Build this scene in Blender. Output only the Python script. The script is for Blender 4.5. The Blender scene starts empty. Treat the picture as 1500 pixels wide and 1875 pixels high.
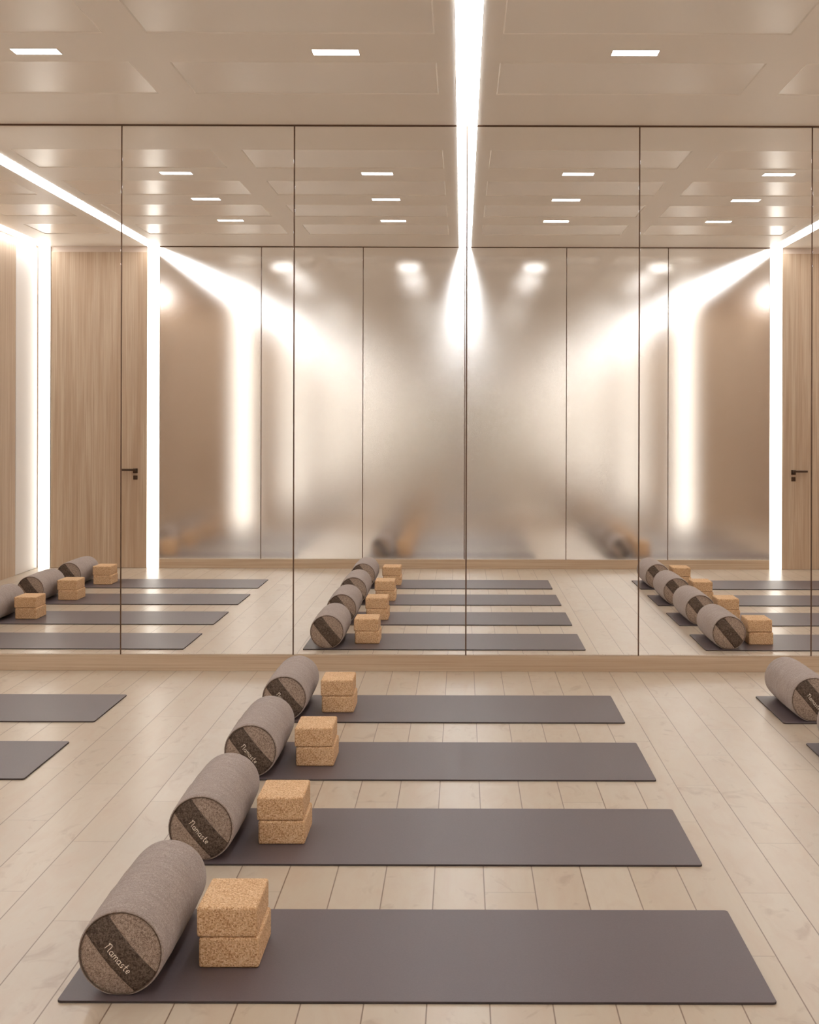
import bpy, bmesh, math, random
from mathutils import Vector, noise
PI = math.pi
scene = bpy.context.scene
COL = scene.collection

# ------------------------------------------------------------------ measures (metres; X right, Y into the room, Z up)
CX = 0.025            # centre line of the room
YB, YF = 2.284, 7.532 # back (satin glass) and front (mirror) faces
HC = 3.0626           # ceiling
HX = 4.08             # half width of the room
PW = 0.968            # width of a mirror panel
S0, S1 = 2.904, 3.021 # side light strips
D1 = 3.935            # outer edge of the doors
LIGHT_LEVEL = 12.8

# ------------------------------------------------------------------ helpers
def tag(o, label=None, cat=None, group=None, kind=None):
    if label: o['label'] = label
    if cat: o['category'] = cat
    if group: o['group'] = group
    if kind: o['kind'] = kind
    return o

def obj(name, bm, mats, parent=None, smooth=False, loc=None):
    me = bpy.data.meshes.new(name)
    bm.normal_update(); bm.to_mesh(me); bm.free()
    for m in (mats if isinstance(mats, (list, tuple)) else [mats]): me.materials.append(m)
    if smooth:
        for p in me.polygons: p.use_smooth = True
    o = bpy.data.objects.new(name, me); COL.objects.link(o)
    if parent: o.parent = parent
    if loc: o.location = loc
    return o

def empty(name, loc=(0, 0, 0)):
    o = bpy.data.objects.new(name, None); COL.objects.link(o); o.location = loc
    o.empty_display_size = 0.05
    return o

def copy_tree(o, parent=None):
    c = o.copy(); COL.objects.link(c)
    if parent: c.parent = parent
    for ch in list(o.children): copy_tree(ch, c)
    return c

def box(bm, x0, x1, y0, y1, z0, z1, bevel=0.0, seg=2, mi=0):
    r = bmesh.ops.create_cube(bm, size=1.0)
    vs = r['verts']
    for v in vs:
        v.co = Vector((x0 + (v.co.x + .5) * (x1 - x0), y0 + (v.co.y + .5) * (y1 - y0), z0 + (v.co.z + .5) * (z1 - z0)))
    fs = {f for v in vs for f in v.link_faces}
    for f in fs: f.material_index = mi
    if bevel > 0:
        es = list({e for v in vs for e in v.link_edges})
        bmesh.ops.bevel(bm, geom=es, offset=bevel, segments=seg, profile=.5, affect='EDGES')
    return bm

def B(*a, **k):
    return box(bmesh.new(), *a, **k)

def tube(bm, pts, r, n=6):
    pts = [Vector(p) for p in pts]
    rings = []
    for i, p in enumerate(pts):
        d = (pts[min(i + 1, len(pts) - 1)] - pts[max(i - 1, 0)]).normalized()
        a = d.cross(Vector((0, 1, 0)))
        if a.length < 1e-4: a = d.cross(Vector((1, 0, 0)))
        a.normalize(); b = d.cross(a).normalized()
        rings.append([bm.verts.new(p + a * r * math.cos(2 * PI * k / n) + b * r * math.sin(2 * PI * k / n)) for k in range(n)])
    for i in range(len(rings) - 1):
        for k in range(n):
            bm.faces.new((rings[i][k], rings[i][(k + 1) % n], rings[i + 1][(k + 1) % n], rings[i + 1][k]))
    bm.faces.new(rings[0][::-1]); bm.faces.new(rings[-1])
    return bm

# ------------------------------------------------------------------ node helpers
class NT:
    def __init__(s, name):
        s.m = bpy.data.materials.new(name); s.m.use_nodes = True
        s.t = s.m.node_tree; s.n = s.t.nodes; s.l = s.t.links
        s.p = s.n['Principled BSDF']; s.out = s.n['Material Output']
    def put(s, sock, v):
        if isinstance(v, bpy.types.NodeSocket): s.l.new(v, sock)
        else: sock.default_value = v
    def math(s, op, a, b=0.0, c=None, clamp=False):
        n = s.n.new('ShaderNodeMath'); n.operation = op; n.use_clamp = clamp
        s.put(n.inputs[0], a); s.put(n.inputs[1], b)
        if c is not None: s.put(n.inputs[2], c)
        return n.outputs[0]
    def coord(s):
        return s.n.new('ShaderNodeTexCoord').outputs['Object']
    def mapping(s, vec, scale=(1, 1, 1), loc=(0, 0, 0)):
        n = s.n.new('ShaderNodeMapping'); s.put(n.inputs['Vector'], vec)
        n.inputs['Scale'].default_value = scale; n.inputs['Location'].default_value = loc
        return n.outputs[0]
    def noise(s, vec, scale=5, detail=3, rough=.5, dist=0.0):
        n = s.n.new('ShaderNodeTexNoise'); s.put(n.inputs['Vector'], vec)
        n.inputs['Scale'].default_value = scale; n.inputs['Detail'].default_value = detail
        n.inputs['Roughness'].default_value = rough; n.inputs['Distortion'].default_value = dist
        return n.outputs[0]
    def ramp(s, f, stops):
        n = s.n.new('ShaderNodeValToRGB'); s.put(n.inputs[0], f)
        e = n.color_ramp.elements
        while len(e) < len(stops): e.new(.5)
        for i, (p, c) in enumerate(stops):
            e[i].position = p; e[i].color = c if len(c) == 4 else (*c, 1)
        return n.outputs[0]
    def mix(s, f, a, b, mode='MIX'):
        n = s.n.new('ShaderNodeMix'); n.data_type = 'RGBA'; n.blend_type = mode
        s.put(n.inputs[0], f); s.put(n.inputs[6], a if not isinstance(a, tuple) else (*a[:3], 1)); s.put(n.inputs[7], b if not isinstance(b, tuple) else (*b[:3], 1))
        return n.outputs[2]
    def maprange(s, v, a, b, c, d):
        n = s.n.new('ShaderNodeMapRange'); s.put(n.inputs[0], v)
        for i, x in enumerate((a, b, c, d)): n.inputs[i + 1].default_value = x
        return n.outputs[0]
    def bump(s, h, strength=.3, dist=.01):
        n = s.n.new('ShaderNodeBump'); s.put(n.inputs['Height'], h)
        n.inputs['Strength'].default_value = strength; n.inputs['Distance'].default_value = dist
        s.l.new(n.outputs[0], s.p.inputs['Normal'])
    def set(s, **k):
        names = dict(color='Base Color', rough='Roughness', metal='Metallic', spec='Specular IOR Level',
                     coat='Coat Weight', coatr='Coat Roughness', sheen='Sheen Weight')
        for a, v in k.items():
            if isinstance(v, tuple): v = (*v[:3], 1)
            s.put(s.p.inputs[names[a]], v)
        return s.m

def srgb(r, g, b):
    f = lambda c: (c / 255 / 12.92) if c / 255 <= .04045 else ((c / 255 + .055) / 1.055) ** 2.4
    return (f(r), f(g), f(b))

def simple(name, col, rough=.5, **k):
    return NT(name).set(color=col, rough=rough, **k)

def emissive(name, col, strength):
    t = NT(name)
    t.p.inputs['Base Color'].default_value = (.8, .8, .8, 1)
    t.p.inputs['Emission Color'].default_value = (*col, 1)
    t.p.inputs['Emission Strength'].default_value = strength
    return t.m

# ------------------------------------------------------------------ materials
def mat_floor():
    t = NT('oak_plank_floor')
    co = t.coord()
    sp = t.n.new('ShaderNodeSeparateXYZ'); t.l.new(co, sp.inputs[0])
    x, y = sp.outputs[0], sp.outputs[1]
    W, L = .1515, 1.182
    u = t.math('DIVIDE', t.math('SUBTRACT', x, .0706), W)
    k = t.math('FLOOR', u)
    fu = t.math('SUBTRACT', u, k)
    ph = t.math('ADD', .45, t.math('MULTIPLY', k, .4728))
    v = t.math('DIVIDE', t.math('SUBTRACT', y, ph), L)
    iv = t.math('FLOOR', v)
    fv = t.math('SUBTRACT', v, iv)
    du = t.math('MULTIPLY', t.math('MINIMUM', fu, t.math('SUBTRACT', 1.0, fu)), W)
    dv = t.math('MULTIPLY', t.math('MINIMUM', fv, t.math('SUBTRACT', 1.0, fv)), L)
    su = t.maprange(du, .0010, .0024, 1, 0)
    sv = t.maprange(dv, .0009, .0022, .6, 0)
    seam = t.math('MAXIMUM', su, sv)
    cb = t.n.new('ShaderNodeCombineXYZ'); t.l.new(k, cb.inputs[0]); t.l.new(iv, cb.inputs[1])
    wn = t.n.new('ShaderNodeTexWhiteNoise'); wn.noise_dimensions = '2D'; t.l.new(cb.outputs[0], wn.inputs['Vector'])
    rnd = wn.outputs['Value']
    off = t.n.new('ShaderNodeVectorMath'); off.operation = 'ADD'
    sc = t.n.new('ShaderNodeVectorMath'); sc.operation = 'SCALE'; t.l.new(wn.outputs['Color'], sc.inputs[0]); sc.inputs['Scale'].default_value = 37
    t.l.new(co, off.inputs[0]); t.l.new(sc.outputs[0], off.inputs[1])
    pv = off.outputs[0]
    grain = t.noise(t.mapping(pv, (1, .035, 1)), 80, 5, .6, .3)
    cloud = t.noise(t.mapping(pv, (1, .30, 1)), 11, 4, .6, 1.2)
    knot = t.noise(t.mapping(pv, (1, .55, 1)), 7.5, 3, .55, 2.0)
    base = t.ramp(rnd, [(0, srgb(184, 170, 151)), (.35, srgb(190, 176, 157)), (.7, srgb(186, 171, 150)), (1, srgb(194, 181, 163))])
    c = t.mix(t.maprange(grain, .35, .7, 0, .13), base, srgb(180, 155, 131))
    c = t.mix(t.maprange(cloud, .42, .70, 0, .55), c, srgb(182, 159, 138))
    c = t.mix(t.maprange(knot, .60, .74, 0, .45), c, srgb(146, 120, 98))
    c = t.mix(seam, c, srgb(120, 97, 78))
    t.bump(t.math('SUBTRACT', 1.0, seam), .15, .0008)
    r = .28
    return t.set(color=c, rough=r, spec=.5)

def mat_wood(name, axis, a, b, c3, rough=.5, gr=.55):
    t = NT(name)
    co = t.coord()
    s = [1, 1, 1]; s[axis] = .010
    s2 = [1, 1, 1]; s2[axis] = .05
    g = t.noise(t.mapping(co, s), 110, 5, .65, .2)
    w = t.noise(t.mapping(co, s2), 9, 4, .6, .8)
    c = t.mix(t.maprange(w, .35, .65, 0, 1), a, b)
    c = t.mix(t.maprange(g, .42, .66, 0, gr), c, c3)
    t.bump(g, .08, .002)
    return t.set(color=c, rough=rough, spec=.35)

def mat_ceiling(name, col, rough):
    t = NT(name)
    co = t.coord()
    n = t.noise(t.mapping(co, (1, .25, 1)), 6, 3, .5)
    c = t.mix(t.maprange(n, .3, .7, 0, .25), col, tuple(x * .93 for x in col))
    return t.set(color=c, rough=rough, spec=.5)

def mat_bolster(name, a, b, strength=.35):
    t = NT(name)
    co = t.coord()
    n1 = t.noise(t.mapping(co, (1, 1, 1)), 260, 2, .7)
    n2 = t.noise(t.mapping(co, (.30, 1.9, .30)), 60, 3, .6, .8)
    n3 = t.noise(t.mapping(co, (.35, 2.2, .35)), 16, 2, .5, .8)
    c = t.mix(t.maprange(n1, .35, .65, 0, 1), a, b)
    c = t.mix(t.maprange(n2, .42, .66, 0, .6), c, b)
    h = t.math('ADD', t.math('MULTIPLY', n1, .25), t.math('ADD', t.math('MULTIPLY', n2, .4), t.math('MULTIPLY', n3, 1.2)))
    t.bump(h, strength, .006)
    t.p.inputs['Sheen Roughness'].default_value = .5
    return t.set(color=c, rough=.9, spec=.15, sheen=.15)

def mat_speckle(name, a, b, scale, lo=.4, hi=.6, bump=.3, rough=.9):
    t = NT(name)
    co = t.coord()
    n1 = t.noise(co, scale, 2, .7)
    n2 = t.noise(co, scale * .35, 2, .6)
    f = t.math('ADD', t.math('MULTIPLY', n1, .65), t.math('MULTIPLY', n2, .35))
    c = t.mix(t.maprange(f, lo, hi, 0, 1), a, b)
    t.bump(f, bump, .003)
    return t.set(color=c, rough=rough, spec=.15)

def mat_cork():
    t = NT('cork')
    co = t.coord()
    vo = t.n.new('ShaderNodeTexVoronoi'); vo.inputs['Scale'].default_value = 330
    t.l.new(t.mapping(co, (1, 1, 1)), vo.inputs['Vector'])
    sp = t.n.new('ShaderNodeSeparateColor'); t.l.new(vo.outputs['Color'], sp.inputs[0])
    n = t.noise(co, 190, 3, .7)
    c = t.ramp(sp.outputs[0], [(0, srgb(166, 120, 80)), (.22, srgb(202, 160, 118)), (.6, srgb(219, 181, 140)), (1, srgb(233, 203, 165))])
    c = t.mix(t.maprange(n, .55, .75, 0, .55), c, srgb(142, 95, 60))
    t.bump(t.math('ADD', n, vo.outputs['Distance']), .25, .002)
    return t.set(color=c, rough=.8, spec=.2)

def mat_satin(name='satin_mirror_glass', rough=.128, metal=.93, color=(.96, .955, .95)):
    # silvered glass with a satin etched front: blurs what it reflects
    t = NT(name)
    g = t.n.new('ShaderNodeBsdfGlossy'); g.distribution = 'BECKMANN'
    g.inputs['Color'].default_value = (*color, 1); g.inputs['Roughness'].default_value = rough
    d = t.n.new('ShaderNodeBsdfDiffuse'); d.inputs['Color'].default_value = (.85, .82, .79, 1)
    m = t.n.new('ShaderNodeMixShader'); m.inputs[0].default_value = metal
    t.l.new(d.outputs[0], m.inputs[1]); t.l.new(g.outputs[0], m.inputs[2]); t.l.new(m.outputs[0], t.out.inputs['Surface'])
    t.n.remove(t.p)
    return t.m

M = {}
M['floor'] = mat_floor()
M['oak_h'] = mat_wood('oak_horizontal', 0, srgb(203, 182, 157), srgb(188, 164, 138), srgb(168, 141, 115))
M['oak_v'] = mat_wood('oak_vertical', 2, srgb(202, 181, 157), srgb(184, 158, 132), srgb(164, 137, 113), gr=.75)
M['ceil'] = mat_ceiling('ceiling_lacquer', srgb(246, 240, 231), .42)
M['panel'] = mat_ceiling('ceiling_panel_lacquer', srgb(247, 242, 234), .27)
M['plaster'] = mat_ceiling('plaster', srgb(212, 196, 182), .6)
M['mirror'] = simple('silvered_mirror', (.97, .965, .955), .0, metal=1.0)
M['satin'] = mat_satin()
M['satin_side'] = mat_satin('frosted_side_glass', .45, .3, (.72, .70, .68))
M['bronze'] = simple('dark_bronze_profile', srgb(104, 80, 64), .35, metal=.6)
M['handle'] = simple('dark_bronze_handle', srgb(84, 66, 52), .35, metal=.7)
M['alu'] = simple('aluminium_channel', srgb(215, 208, 200), .4, metal=.6)
M['led'] = emissive('led_diffuser', (.94, .97, 1.0), LIGHT_LEVEL)
M['ledv'] = emissive('led_diffuser_warm', (1, .955, .86), LIGHT_LEVEL * .25)
M['down'] = emissive('downlight_diffuser', (1, .985, .96), LIGHT_LEVEL)
M['mat'] = mat_speckle('yoga_mat_foam', srgb(86, 74, 77), srgb(92, 80, 83), 420, bump=.06, rough=.42)
M['mat'].node_tree.nodes['Principled BSDF'].inputs['Specular IOR Level'].default_value = .6
M['mat_edge'] = simple('yoga_mat_dark_shaded_edge', srgb(62, 52, 50), .8)  # darker mat side, with the contact shadow painted into its colour
M['b_body'] = mat_bolster('heather_taupe_fabric', srgb(182, 168, 160), srgb(140, 125, 117))
M['b_end'] = mat_speckle('brown_melange_fabric', srgb(186, 167, 152), srgb(110, 91, 79), 430, .38, .62)
M['b_band'] = mat_speckle('dark_brown_webbing', srgb(116, 101, 90), srgb(64, 52, 45), 260, .38, .60)
M['b_pipe'] = simple('dark_piping', srgb(92, 74, 62), .9)
M['thread'] = simple('cream_thread', srgb(238, 228, 212), .7)
M['cork'] = mat_cork()

# ------------------------------------------------------------------ setting
tag(obj('floor', B(CX - HX - .1, CX + HX + .1, YB - .1, YF + .1, -.08, 0), M['floor']), 'pale oak plank floor', kind='structure')

def ceiling():
    bm = bmesh.new()
    xr = [(-3.745, -3.155), (-2.81, -1.57), (-1.385, -.146), (.146, 1.385), (1.57, 2.81), (3.155, 3.745)]
    yr = [(3.10, 3.70), (4.14, 4.735), (5.175, 5.765), (6.225, 6.83)]
    xs = [-HX - .1] + [a for r in xr for a in r] + [HX + .1]
    ys = [YB - .1] + [a for r in yr for a in r] + [YF + .1]
    V = [[bm.verts.new((CX + x, y, HC)) for y in ys] for x in xs]
    ch, dp = .006, .004
    for i in range(len(xs) - 1):
        for j in range(len(ys) - 1):
            q = (V[i][j], V[i][j + 1], V[i + 1][j + 1], V[i + 1][j])
            if i % 2 == 1 and j % 2 == 1:
                x0, x1, y0, y1 = CX + xs[i] + ch, CX + xs[i + 1] - ch, ys[j] + ch, ys[j + 1] - ch
                w = [bm.verts.new(c) for c in ((x0, y0, HC + dp), (x0, y1, HC + dp), (x1, y1, HC + dp), (x1, y0, HC + dp))]
                f = bm.faces.new(w); f.material_index = 1
                for k in range(4):
                    g = bm.faces.new((q[k], q[(k + 1) % 4], w[(k + 1) % 4], w[k])); g.material_index = 1
            else:
                bm.faces.new(q)
    bmesh.ops.recalc_face_normals(bm, faces=bm.faces[:])
    if sum(f.normal.z for f in bm.faces) > 0: bmesh.ops.reverse_faces(bm, faces=bm.faces[:])
    # the slab above
    box(bm, CX - HX - .1, CX + HX + .1, YB - .1, YF + .1, HC + .012, HC + .10)
    return tag(obj('ceiling', bm, [M['ceil'], M['panel']]), 'beige lacquered ceiling with recessed rectangular panels', kind='structure')
ceiling()

tag(obj('wall_front', B(CX - HX - .1, CX + HX + .1, YF + .020, YF + .10, 0, HC + .01), M['plaster']), kind='structure')
tag(obj('wall_back', B(CX - HX - .1, CX + HX + .1, YB - .10, YB - .020, 0, HC + .01), M['plaster']), kind='structure')
tag(obj('wall_left', B(CX - HX - .1, CX - HX, YB - .02, YF + .02, 0, HC + .01), M['plaster']), kind='structure')
tag(obj('wall_right', B(CX + HX, CX + HX + .1, YB - .02, YF + .02, 0, HC + .01), M['plaster']), kind='structure')

# baseboards under the glass
tag(obj('baseboard_front', B(CX - S0, CX + S0, YF - .004, YF + .020, 0, .0885, .001, 1), M['oak_h']), kind='structure')
tag(obj('baseboard_back', B(CX - S0, CX + S0, YB - .020, YB + .004, 0, .0865, .001, 1), M['oak_h']), kind='structure')

# dark profile behind the glass joints and under the ceiling edge
def trim(name, y0, y1, yfront):
    bm = bmesh.new()
    zb = .089
    box(bm, CX - S0, CX - .06, min(y0, yfront), max(y0, yfront), HC - .008, HC)
    box(bm, CX + .06, CX + S0, min(y0, yfront), max(y0, yfront), HC - .008, HC)
    for k in range(-3, 4):
        x = CX + k * PW
        w = .006
        if k == -3: box(bm, x, x + w, min(y0, y1), max(y0, y1), zb, HC - .008)
        elif k == 3: box(bm, x - w, x, min(y0, y1), max(y0, y1), zb, HC - .008)
        else: box(bm, x - w, x + w, min(y0, y1), max(y0, y1), zb, HC - .008)
    return tag(obj(name, bm, M['bronze']), kind='structure')
trim('trim_1', YF + .020, YF + .006, YF - .001)
trim('trim_2', YB - .020, YB - .006, YB + .001)

# wood cladding beside the mirrors (front) and on the side walls
for nm, sgn in (('left', -1), ('right', 1)):
    xa, xb = sorted((CX + sgn * S1, CX + sgn * (HX - .001)))
    o = tag(obj('wood_wall_panel', B(xa, xb, YF - .003, YF + .020, 0, 3.005, .001, 1), M['oak_v']),
            'oak veneer wall panel beside the %s end of the mirror wall' % nm, 'wall panel')
    x = CX + sgn * HX
    xa, xb = sorted((x, x - sgn * .022))
    o = tag(obj('wood_wall_panel', B(xa, xb, YB + .645, YF - .004, 0, 3.005, .001, 1), M['oak_v']),
            'oak veneer cladding along the %s side wall, beyond its satin glass panel' % nm, 'wall panel')

# ------------------------------------------------------------------ glass panels
def glass_bm(w, z0, z1, depth=.014, bev=.007, drop=.0011, segs=3):
    # front face looks along -Y at y=0; edges softly rounded so that they catch the light
    bm = bmesh.new()
    prof = [(0.0, depth), (0.0, drop * 1.6)]
    for i in range(segs + 1):
        a = i / segs
        prof.append((bev * (.12 + .88 * a), drop * (1 - a) ** 2))
    rings = []
    for (ins, y) in prof:
        rings.append([bm.verts.new(c) for c in ((-w / 2 + ins * .08, y, z0 + ins), (w / 2 - ins * .08, y, z0 + ins), (w / 2 - ins * .08, y, z1 - ins), (-w / 2 + ins * .08, y, z1 - ins))])
    for a, b in zip(rings[:-1], rings[1:]):
        for k in range(4): bm.faces.new((a[k], a[(k + 1) % 4], b[(k + 1) % 4], b[k]))
    bm.faces.new(rings[-1]); bm.faces.new(rings[0][::-1])
    bmesh.ops.recalc_face_normals(bm, faces=bm.faces[:])
    return bm

def place_panel(name, y, mat, labels, cat, group, flip, gap=.007, z0=.0895):
    first = obj(name, glass_bm(PW - gap, z0, HC - .009), mat)
    for k in range(6):
        o = first if k == 0 else first.copy()
        if k: COL.objects.link(o)
        o.location = (CX + (k - 2.5) * PW, y, 0)
        if flip: o.rotation_euler = (0, 0, PI)
        tag(o, labels[k], cat, group)
place_panel('mirror_panel', YF, M['mirror'],
    ['leftmost clear mirror panel, cut off by the left edge of the view',
     'tall clear mirror panel with a door handle reflected near its left edge',
     'tall clear mirror panel rising right behind the middle row of bolsters',
     'tall clear mirror panel just right of the middle joint under the centre light strip',
     'tall clear mirror panel showing the reflected bolsters of the right column',
     'rightmost clear mirror panel, cut off by the right edge of the view'],
    'mirror', 'clear mirror panels of the front wall', False)
place_panel('satin_glass_panel', YB, M['satin'],
    ['satin glass panel of the back wall beside the reflected left light column',
     'satin glass panel of the back wall, second from the reflected left light column',
     'satin glass panel of the back wall just left of its middle joint',
     'satin glass panel of the back wall just right of its middle joint',
     'satin glass panel of the back wall, second from the reflected right light column',
     'satin glass panel of the back wall beside the reflected right light column'],
    'glass panel', 'satin glass panels of the back wall', True, z0=.0875)
sg = glass_bm(.60, .002, HC - .03, depth=.020)
for nm, sgn in (('left', -1), ('right', 1)):
    o = obj('satin_glass_panel', sg if sgn < 0 else glass_bm(.60, .002, HC - .03, depth=.020), M['satin_side'])
    o.location = (CX + sgn * (HX - .022), YB + .335, 0)
    o.rotation_euler = (0, 0, -sgn * PI / 2)
    tag(o, 'narrow satin glass panel on the %s side wall next to the corner light column' % nm, 'glass panel')

# ------------------------------------------------------------------ light strips
def strip(name, label, axis, c0, c1, a0, a1, mat, face):
    """axis 'Y' runs along the ceiling (c = x range, a = y range); axis 'Z' runs up a wall (c = x range, a = z range, face = wall y, dir)"""
    t = c = None
    if axis == 'Y':
        e = empty(name, ((c0 + c1) / 2, (a0 + a1) / 2, HC))
        w = (c1 - c0) / 2; L = (a1 - a0) / 2
        obj('housing', B(-w, w, -L, L, -.0015, .011), M['alu'], e)
        obj('diffuser', B(-w + .002, w - .002, -L + .001, L - .001, -.004, -.0014), mat, e)
    else:
        y, d = face
        e = empty(name, ((c0 + c1) / 2, y, a0))
        w = (c1 - c0) / 2
        ys = sorted((0, -d * .018)); yd = sorted((0.0002 * d, d * .003))
        obj('housing', B(-w, w, ys[0], ys[1], 0, a1 - a0), M['alu'], e)
        obj('diffuser', B(-w + .001, w - .001, yd[0], yd[1], .001, a1 - a0 - .001), mat, e)
    return tag(e, label, 'light strip', 'recessed light strips')
strip('light_strip', 'wide glowing light strip along the middle of the ceiling', 'Y', CX - .0585, CX + .0585, YB + .002, YF - .002, M['led'], None)
for nm, sgn in (('left', -1), ('right', 1)):
    a, b = sorted((CX + sgn * S0, CX + sgn * S1))
    strip('light_strip', 'glowing ceiling light strip running back above the %s ends of the glass walls' % nm, 'Y', a, b, YB + .002, YF - .002, M['led'], None)
    strip('light_strip', 'glowing vertical light column between the back satin glass and the %s door' % nm, 'Z', a, b, .001, HC - .006, M['ledv'], (YB, 1))
    strip('light_strip', 'glowing vertical light column at the %s end of the front mirror wall' % nm, 'Z', a, b, .001, HC - .006, M['ledv'], (YF, -1))
    a, b = sorted((CX + sgn * (D1 + .008), CX + sgn * (HX - .024)))
    strip('light_strip', 'glowing ceiling light strip along the %s side wall' % nm, 'Y', a, b, YB + .002, YF - .006, M['led'], None)
    strip('light_strip', 'glowing vertical light column in the back %s corner, outside the door' % nm, 'Z', a, b, .001, HC - .006, M['ledv'], (YB, 1))

# ------------------------------------------------------------------ doors in the back wall
for i, (nm, sgn) in enumerate((('left', -1), ('right', 1))):
    xa, xb = sorted((CX + sgn * (S1 + .002), CX + sgn * (D1)))
    d = obj('door_%d' % (i + 1), B(xa - (xa + xb) / 2, xb - (xa + xb) / 2, -.020, .0, 0.002, 3.005, .001, 1), M['oak_v'])
    d.location = ((xa + xb) / 2, YB, 0)
    tag(d, 'full height oak veneer door at the %s of the back wall' % nm, kind='structure')
    hx = CX + sgn * 3.13 - d.location.x
    z = .925
    bm = bmesh.new()
    box(bm, hx - .022, hx + .022, 0, .008, z - .022, z + .022, .0015, 1)
    tube(bm, [(hx, .006, z), (hx, .045, z)], .009, 12)
    a, b = sorted((hx - sgn * .010, hx + sgn * .125))
    box(bm, a, b, .036, .054, z + .0, z + .020, .003, 2)
    obj('door_handle', bm, M['handle'], d)
    bm = bmesh.new()
    box(bm, hx - .020, hx + .020, 0, .007, z - .085, z - .045, .0015, 1)
    tube(bm, [(hx, .004, z - .065), (hx, .010, z - .065)], .009, 12)
    obj('lock_rose', bm, M['handle'], d)

# ------------------------------------------------------------------ downlights
def downlight():
    e = empty('ceiling_light', (0, 0, HC))
    bm = bmesh.new()
    w, l, t = .1035, .044, .003
    for a in ((-w - t, w + t, -l - t, -l), (-w - t, w + t, l, l + t), (-w - t, -w, -l, l), (w, w + t, -l, l)):
        box(bm, a[0], a[1], a[2], a[3], -.002, .010)
    obj('frame', bm, M['alu'], e)
    obj('diffuser', B(-w, w, -l, l, -.0015, .008), M['down'], e)
    return e
dl = downlight()
cols = [('leftmost', -1.922), ('left middle', -.5725), ('right middle', .776), ('rightmost', 2.122)]
rows = [('nearest the mirror wall', 6.050), ('halfway between mirror wall and back wall', 5.000), ('nearest the back satin glass wall', 3.930)]
first = True
for cn, x in cols:
    for rn, y in rows:
        o = dl if first else copy_tree(dl)
        first = False
        o.location = (x, y, HC)
        tag(o, 'small glowing rectangular ceiling light, %s column, %s' % (cn, rn), 'ceiling light', 'rectangular ceiling lights')

# ------------------------------------------------------------------ yoga mats
def make_mat():
    bm = bmesh.new()
    w, d, h, r, n = 1.733 / 2, .611 / 2, .0062, .012, 5
    pts = []
    for cx, cy, a0 in ((w - r, d - r, 0), (-w + r, d - r, 90), (-w + r, -d + r, 180), (w - r, -d + r, 270)):
        for i in range(n + 1):
            a = math.radians(a0 + 90 * i / n)
            pts.append((cx + r * math.cos(a), cy + r * math.sin(a), cx, cy))
    def ring(ins, z):
        return [bm.verts.new((cx + (x - cx) * (r - ins) / r, cy + (y - cy) * (r - ins) / r, z)) for x, y, cx, cy in pts]
    rs = [ring(.0006, 0), ring(0, .0008), ring(0, h - .0012), ring(.0004, h - .0004), ring(.0012, h)]
    for a, b in zip(rs[:-1], rs[1:]):
        for k in range(len(a)): bm.faces.new((a[k], a[(k + 1) % len(a)], b[(k + 1) % len(a)], b[k])).material_index = 1 if a is not rs[3] else 0
    bm.faces.new(rs[-1]); bm.faces.new(rs[0][::-1])
    return obj('yoga_mat', bm, [M['mat'], M['mat_edge']])

# ------------------------------------------------------------------ bolster
R0, BL = .1035, .562
def dome(x, z, sgn, H=.017, R=.0985):
    r2 = (x * x + z * z) / (R * R)
    return sgn * (BL / 2 - .006 + H * (1 - min(r2, 1.0)))

def sag(v):
    # weight flattens the underside a little
    lim = -R0 + .005
    if v.z < lim: v.z = lim + (v.z - lim) * .25
    return v

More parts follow.
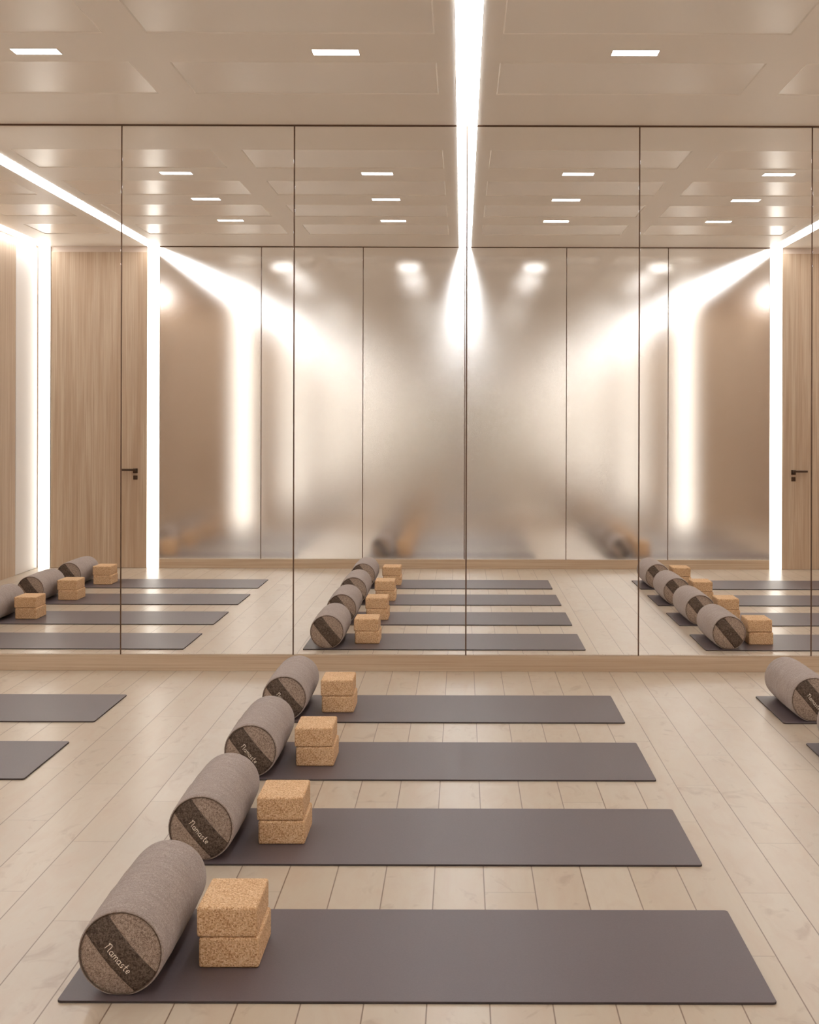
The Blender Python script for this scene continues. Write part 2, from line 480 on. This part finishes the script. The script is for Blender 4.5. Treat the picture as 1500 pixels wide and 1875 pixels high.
def make_bolster():
    e = empty('yoga_bolster')
    # cylindrical cover
    bm = bmesh.new(); N = 96
    prof = []
    L = BL / 2
    for s in (-1,):
        prof += [(-L + .0045, .0985), (-L + .0015, .1005), (-L + .002, .1025), (-L + .008, .1042), (-L + .020, .1052)]
    for i in range(1, 30):
        t = i / 30
        prof.append((-L + .020 + (BL - .04) * t, .1052 + .0030 * math.sin(PI * t) ** .7))
    prof += [(-a, r) for a, r in reversed(prof[:5])]
    rings = []
    for (y, r) in prof:
        ring = []
        for k in range(N):
            a = 2 * PI * k / N
            edge = min(1, (L - abs(y)) / .05)
            nn = noise.noise(Vector((math.cos(a) * 1.4, y * 14, math.sin(a) * 1.4))) * .0016 + noise.noise(Vector((math.cos(a) * 3, y * 45, math.sin(a) * 3))) * .0007
            rr = r + nn * max(edge, 0)
            ring.append(bm.verts.new(sag(Vector((rr * math.cos(a), y, rr * math.sin(a))))))
        rings.append(ring)
    for a, b in zip(rings[:-1], rings[1:]):
        for k in range(N): bm.faces.new((a[k], b[k], b[(k + 1) % N], a[(k + 1) % N]))
    bmesh.ops.recalc_face_normals(bm, faces=bm.faces[:])
    obj('cover', bm, M['b_body'], e, True)
    for sgn in (-1, 1):
        # end disc, slightly domed
        bm = bmesh.new(); nr = 14
        c = bm.verts.new((0, dome(0, 0, sgn), 0)); prev = None
        for i in range(1, nr + 1):
            r = .0992 * i / nr
            ring = []
            for k in range(N):
                a = 2 * PI * k / N
                x, z = r * math.cos(a), r * math.sin(a)
                y = dome(x, z, sgn) + noise.noise(Vector((x * 22, 3 * sgn, z * 22))) * .0012 * (1 - (i / nr) ** 4)
                ring.append(bm.verts.new(sag(Vector((x, y, z)))))
            if prev is None:
                for k in range(N): bm.faces.new((c, ring[k], ring[(k + 1) % N]))
            else:
                for k in range(N): bm.faces.new((prev[k], ring[k], ring[(k + 1) % N], prev[(k + 1) % N]))
            prev = ring
        bmesh.ops.recalc_face_normals(bm, faces=bm.faces[:])
        if sum(f.normal.y for f in bm.faces) * sgn < 0: bmesh.ops.reverse_faces(bm, faces=bm.faces[:])
        obj('end_panel', bm, M['b_end'], e, True)
        # piping ring
        bm = bmesh.new(); n2 = 8; rr = .0016; pr = []
        for k in range(N):
            a = 2 * PI * k / N
            ring = []
            for j in range(n2):
                b = 2 * PI * j / n2
                r = .0990 + rr * math.cos(b)
                ring.append(bm.verts.new(sag(Vector((r * math.cos(a), sgn * (BL / 2 - .003) + rr * math.sin(b), r * math.sin(a))))))
            pr.append(ring)
        for k in range(N):
            for j in range(n2):
                bm.faces.new((pr[k][j], pr[(k + 1) % N][j], pr[(k + 1) % N][(j + 1) % n2], pr[k][(j + 1) % n2]))
        bmesh.ops.recalc_face_normals(bm, faces=bm.faces[:])
        obj('piping', bm, M['b_pipe'], e, True)
        # diagonal band; runs from upper left to lower right seen from the camera side
        al = math.radians(50)
        dx, dz = math.cos(al), -math.sin(al)      # along
        ux, uz = math.sin(al), math.cos(al)       # across
        hw, oc, Rb = .0345, .0015, .0978
        bm = bmesh.new(); ns, nt = 30, 10
        top = []; bot = []
        for j in range(nt + 1):
            t = oc + hw * (2 * j / nt - 1)
            half = math.sqrt(Rb * Rb - t * t)
            ra, rb_ = [], []
            for i in range(ns + 1):
                s = half * (2 * i / ns - 1)
                x, z = dx * s + ux * t, dz * s + uz * t
                yb = dome(x, z, sgn)
                edge = 0.0 if j in (0, nt) else 1.0
                ra.append(bm.verts.new(sag(Vector((x, yb + sgn * (.0016 + .0006 * edge), z)))))
                rb_.append(bm.verts.new(sag(Vector((x, yb - sgn * .0015, z)))))
            top.append(ra); bot.append(rb_)
        for j in range(nt):
            for i in range(ns):
                bm.faces.new((top[j][i], top[j][i + 1], top[j + 1][i + 1], top[j + 1][i]))
                bm.faces.new((bot[j][i], bot[j + 1][i], bot[j + 1][i + 1], bot[j][i + 1]))
        for i in range(ns):
            bm.faces.new((top[0][i], bot[0][i], bot[0][i + 1], top[0][i + 1]))
            bm.faces.new((top[nt][i], top[nt][i + 1], bot[nt][i + 1], bot[nt][i]))
        for j in range(nt):
            bm.faces.new((top[j][0], top[j + 1][0], bot[j + 1][0], bot[j][0]))
            bm.faces.new((top[j][ns], bot[j][ns], bot[j + 1][ns], top[j + 1][ns]))
        bmesh.ops.recalc_face_normals(bm, faces=bm.faces[:])
        band = obj('label_band', bm, M['b_band'], e, True)
        if sgn > 0: continue
        # handwritten word, as raised thread
        def arc(cx, cy, rx, ry, a0, a1, n=10):
            return [(cx + rx * math.cos(math.radians(a0 + (a1 - a0) * i / n)), cy + ry * math.sin(math.radians(a0 + (a1 - a0) * i / n))) for i in range(n + 1)]
        S = []; x = 0
        # tall first letter drawn like a big n
        S.append([(x + .00, 1.45), (x + .16, 1.75), (x + .22, 1.2), (x + .16, .05)])
        S.append([(x + .22, 1.1)] + arc(x + .62, 1.25, .36, .5, 170, 10) + [(x + 1.0, .6), (x + 1.05, .12), (x + 1.2, 0)])
        x += 1.45
        def letter_a(x):
            S.append(arc(x + .38, .48, .34, .46, 50, 360 - 10) )
            S.append([(x + .74, .95), (x + .74, .3), (x + .80, .05), (x + .95, .02)])
        letter_a(x); x += 1.1
        S.append([(x, .95), (x + .05, .5), (x + .04, 0)])
        S.append([(x + .05, .5)] + arc(x + .30, .55, .24, .42, 170, 0) + [(x + .54, 0)])
        S.append([(x + .54, .5)] + arc(x + .79, .55, .24, .42, 170, 0) + [(x + 1.03, .15), (x + 1.18, .02)])
        x += 1.35
        letter_a(x); x += 1.1
        S.append(arc(x + .34, .72, .25, .24, 40, 250, 8) + arc(x + .30, .25, .26, .24, 80, -150, 8))
        x += .85
        S.append([(x + .28, 1.65), (x + .26, .8), (x + .28, .2), (x + .42, .0), (x + .62, .08)])
        S.append([(x + .0, 1.02), (x + .62, 1.08)])
        x += .85
        S.append([(x + .08, .48), (x + .62, .56)] + arc(x + .36, .52, .30, .45, 10, 320, 12))
        x += .75
        sc = .0108; scx = .0860 / x
        bm = bmesh.new()
        for st in S:
            pts = []
            # subdivide so that the thread follows the dome
            for (ax, ay), (bx, by) in zip(st[:-1], st[1:]):
                for q in range(3):
                    f = q / 3; pts.append((ax + (bx - ax) * f, ay + (by - ay) * f))
            pts.append(st[-1])
            P = []
            for px, py in pts:
                s = .0050 + (px - x / 2) * scx
                t = -.0150 + py * sc
                X, Z = dx * s + ux * t, dz * s + uz * t
                P.append((X, dome(X, Z, sgn) + sgn * .0027, Z))
            tube(bm, P, .00085, 6)
        tag(obj('lettering', bm, M['thread'], band, True), 'cream handwritten lettering')
    return e

# ------------------------------------------------------------------ cork block
def make_block():
    bm = bmesh.new()
    box(bm, -.077, .077, -.1115, .1115, 0, .078, .0075, 3)
    return obj('cork_yoga_block', bm, M['cork'], None)

mat0, bol0, blk0 = make_mat(), make_bolster(), make_block()
for p in blk0.data.polygons: p.use_smooth = False
MH = .0062
colsx = [('left', 0, -2.464), ('middle', 1, 0.0), ('right', 2, 2.469)]
rowsy = [('nearest', 'nearest the viewer'), ('second', 'second from the viewer'), ('third', 'third from the viewer'), ('farthest', 'closest to the mirror wall')]
used = False
for cn, ci, dx in colsx:
    for ri, (rn, rlong) in enumerate(rowsy):
        y0 = 3.228 + ri * 1.0015
        cx = -.1045 + dx
        m = mat0 if not used else mat0.copy()
        b = bol0 if not used else copy_tree(bol0)
        lo = blk0 if not used else blk0.copy()
        hi = blk0.copy()
        for o in (m, lo, hi):
            if o.name not in COL.objects: COL.objects.link(o)
        used = True
        m.location = (cx, y0 + .3055, 0)
        tag(m, 'grey yoga mat on the oak floor, %s column, %s' % (cn, rlong), 'yoga mat', 'yoga mats')
        b.location = (-.8255 + dx, y0 + .029 + BL / 2, MH + .1012)
        tag(b, 'taupe bolster with dark diagonal band, %s column, %s' % (cn, rlong), 'bolster', 'yoga bolsters')
        lo.location = (-.5905 + dx, y0 + .193 + .1115, MH)
        tag(lo, 'lower cork block of its pair, %s column, %s' % (cn, rlong), 'yoga block', 'cork yoga blocks')
        hi.location = (-.5965 + dx, y0 + .193 + .1115 - .001, MH + .078)
        hi.rotation_euler = (0, 0, math.radians(.5))
        tag(hi, 'upper cork block of its pair, %s column, %s' % (cn, rlong), 'yoga block', 'cork yoga blocks')

# ------------------------------------------------------------------ camera (stands just outside the back wall; near clipping lets it look in)
cam = bpy.data.cameras.new('camera')
co = bpy.data.objects.new('camera', cam); COL.objects.link(co)
co.location = (0, 0, 1.4)
co.rotation_mode = 'XYZ'
from mathutils import Matrix
co.rotation_euler = (Matrix.Rotation(math.radians(90), 3, 'X') @ Matrix.Rotation(.0026, 3, 'Z')).to_euler()
cam.sensor_fit = 'HORIZONTAL'; cam.sensor_width = 36
cam.lens = 36 * 2460 / 1500
cam.shift_x = -(846 - 750) / 1500
cam.shift_y = (772 - 937.5) / 1500
cam.clip_start = 2.6; cam.clip_end = 200
scene.camera = co

# ------------------------------------------------------------------ world, colour, cycles
w = bpy.data.worlds.new('world'); scene.world = w; w.use_nodes = True
w.node_tree.nodes['Background'].inputs[0].default_value = (.02, .02, .02, 1)
w.node_tree.nodes['Background'].inputs[1].default_value = 0.0
vs = scene.view_settings
scene.display_settings.display_device = 'sRGB'
vs.view_transform = 'Standard'; vs.look = 'None'; vs.gamma = 1.0; vs.exposure = 0.0
vs.use_curve_mapping = False
cy = scene.cycles
cy.max_bounces = 24; cy.glossy_bounces = 20; cy.diffuse_bounces = 6; cy.transmission_bounces = 4
cy.use_denoising = True
try:
    cy.denoiser = 'OPENIMAGEDENOISE'; cy.denoising_input_passes = 'RGB_ALBEDO_NORMAL'; cy.denoising_prefilter = 'ACCURATE'
except Exception: pass
cy.sample_clamp_indirect = 20.0
cy.caustics_reflective = True
cy.blur_glossy = 0.0
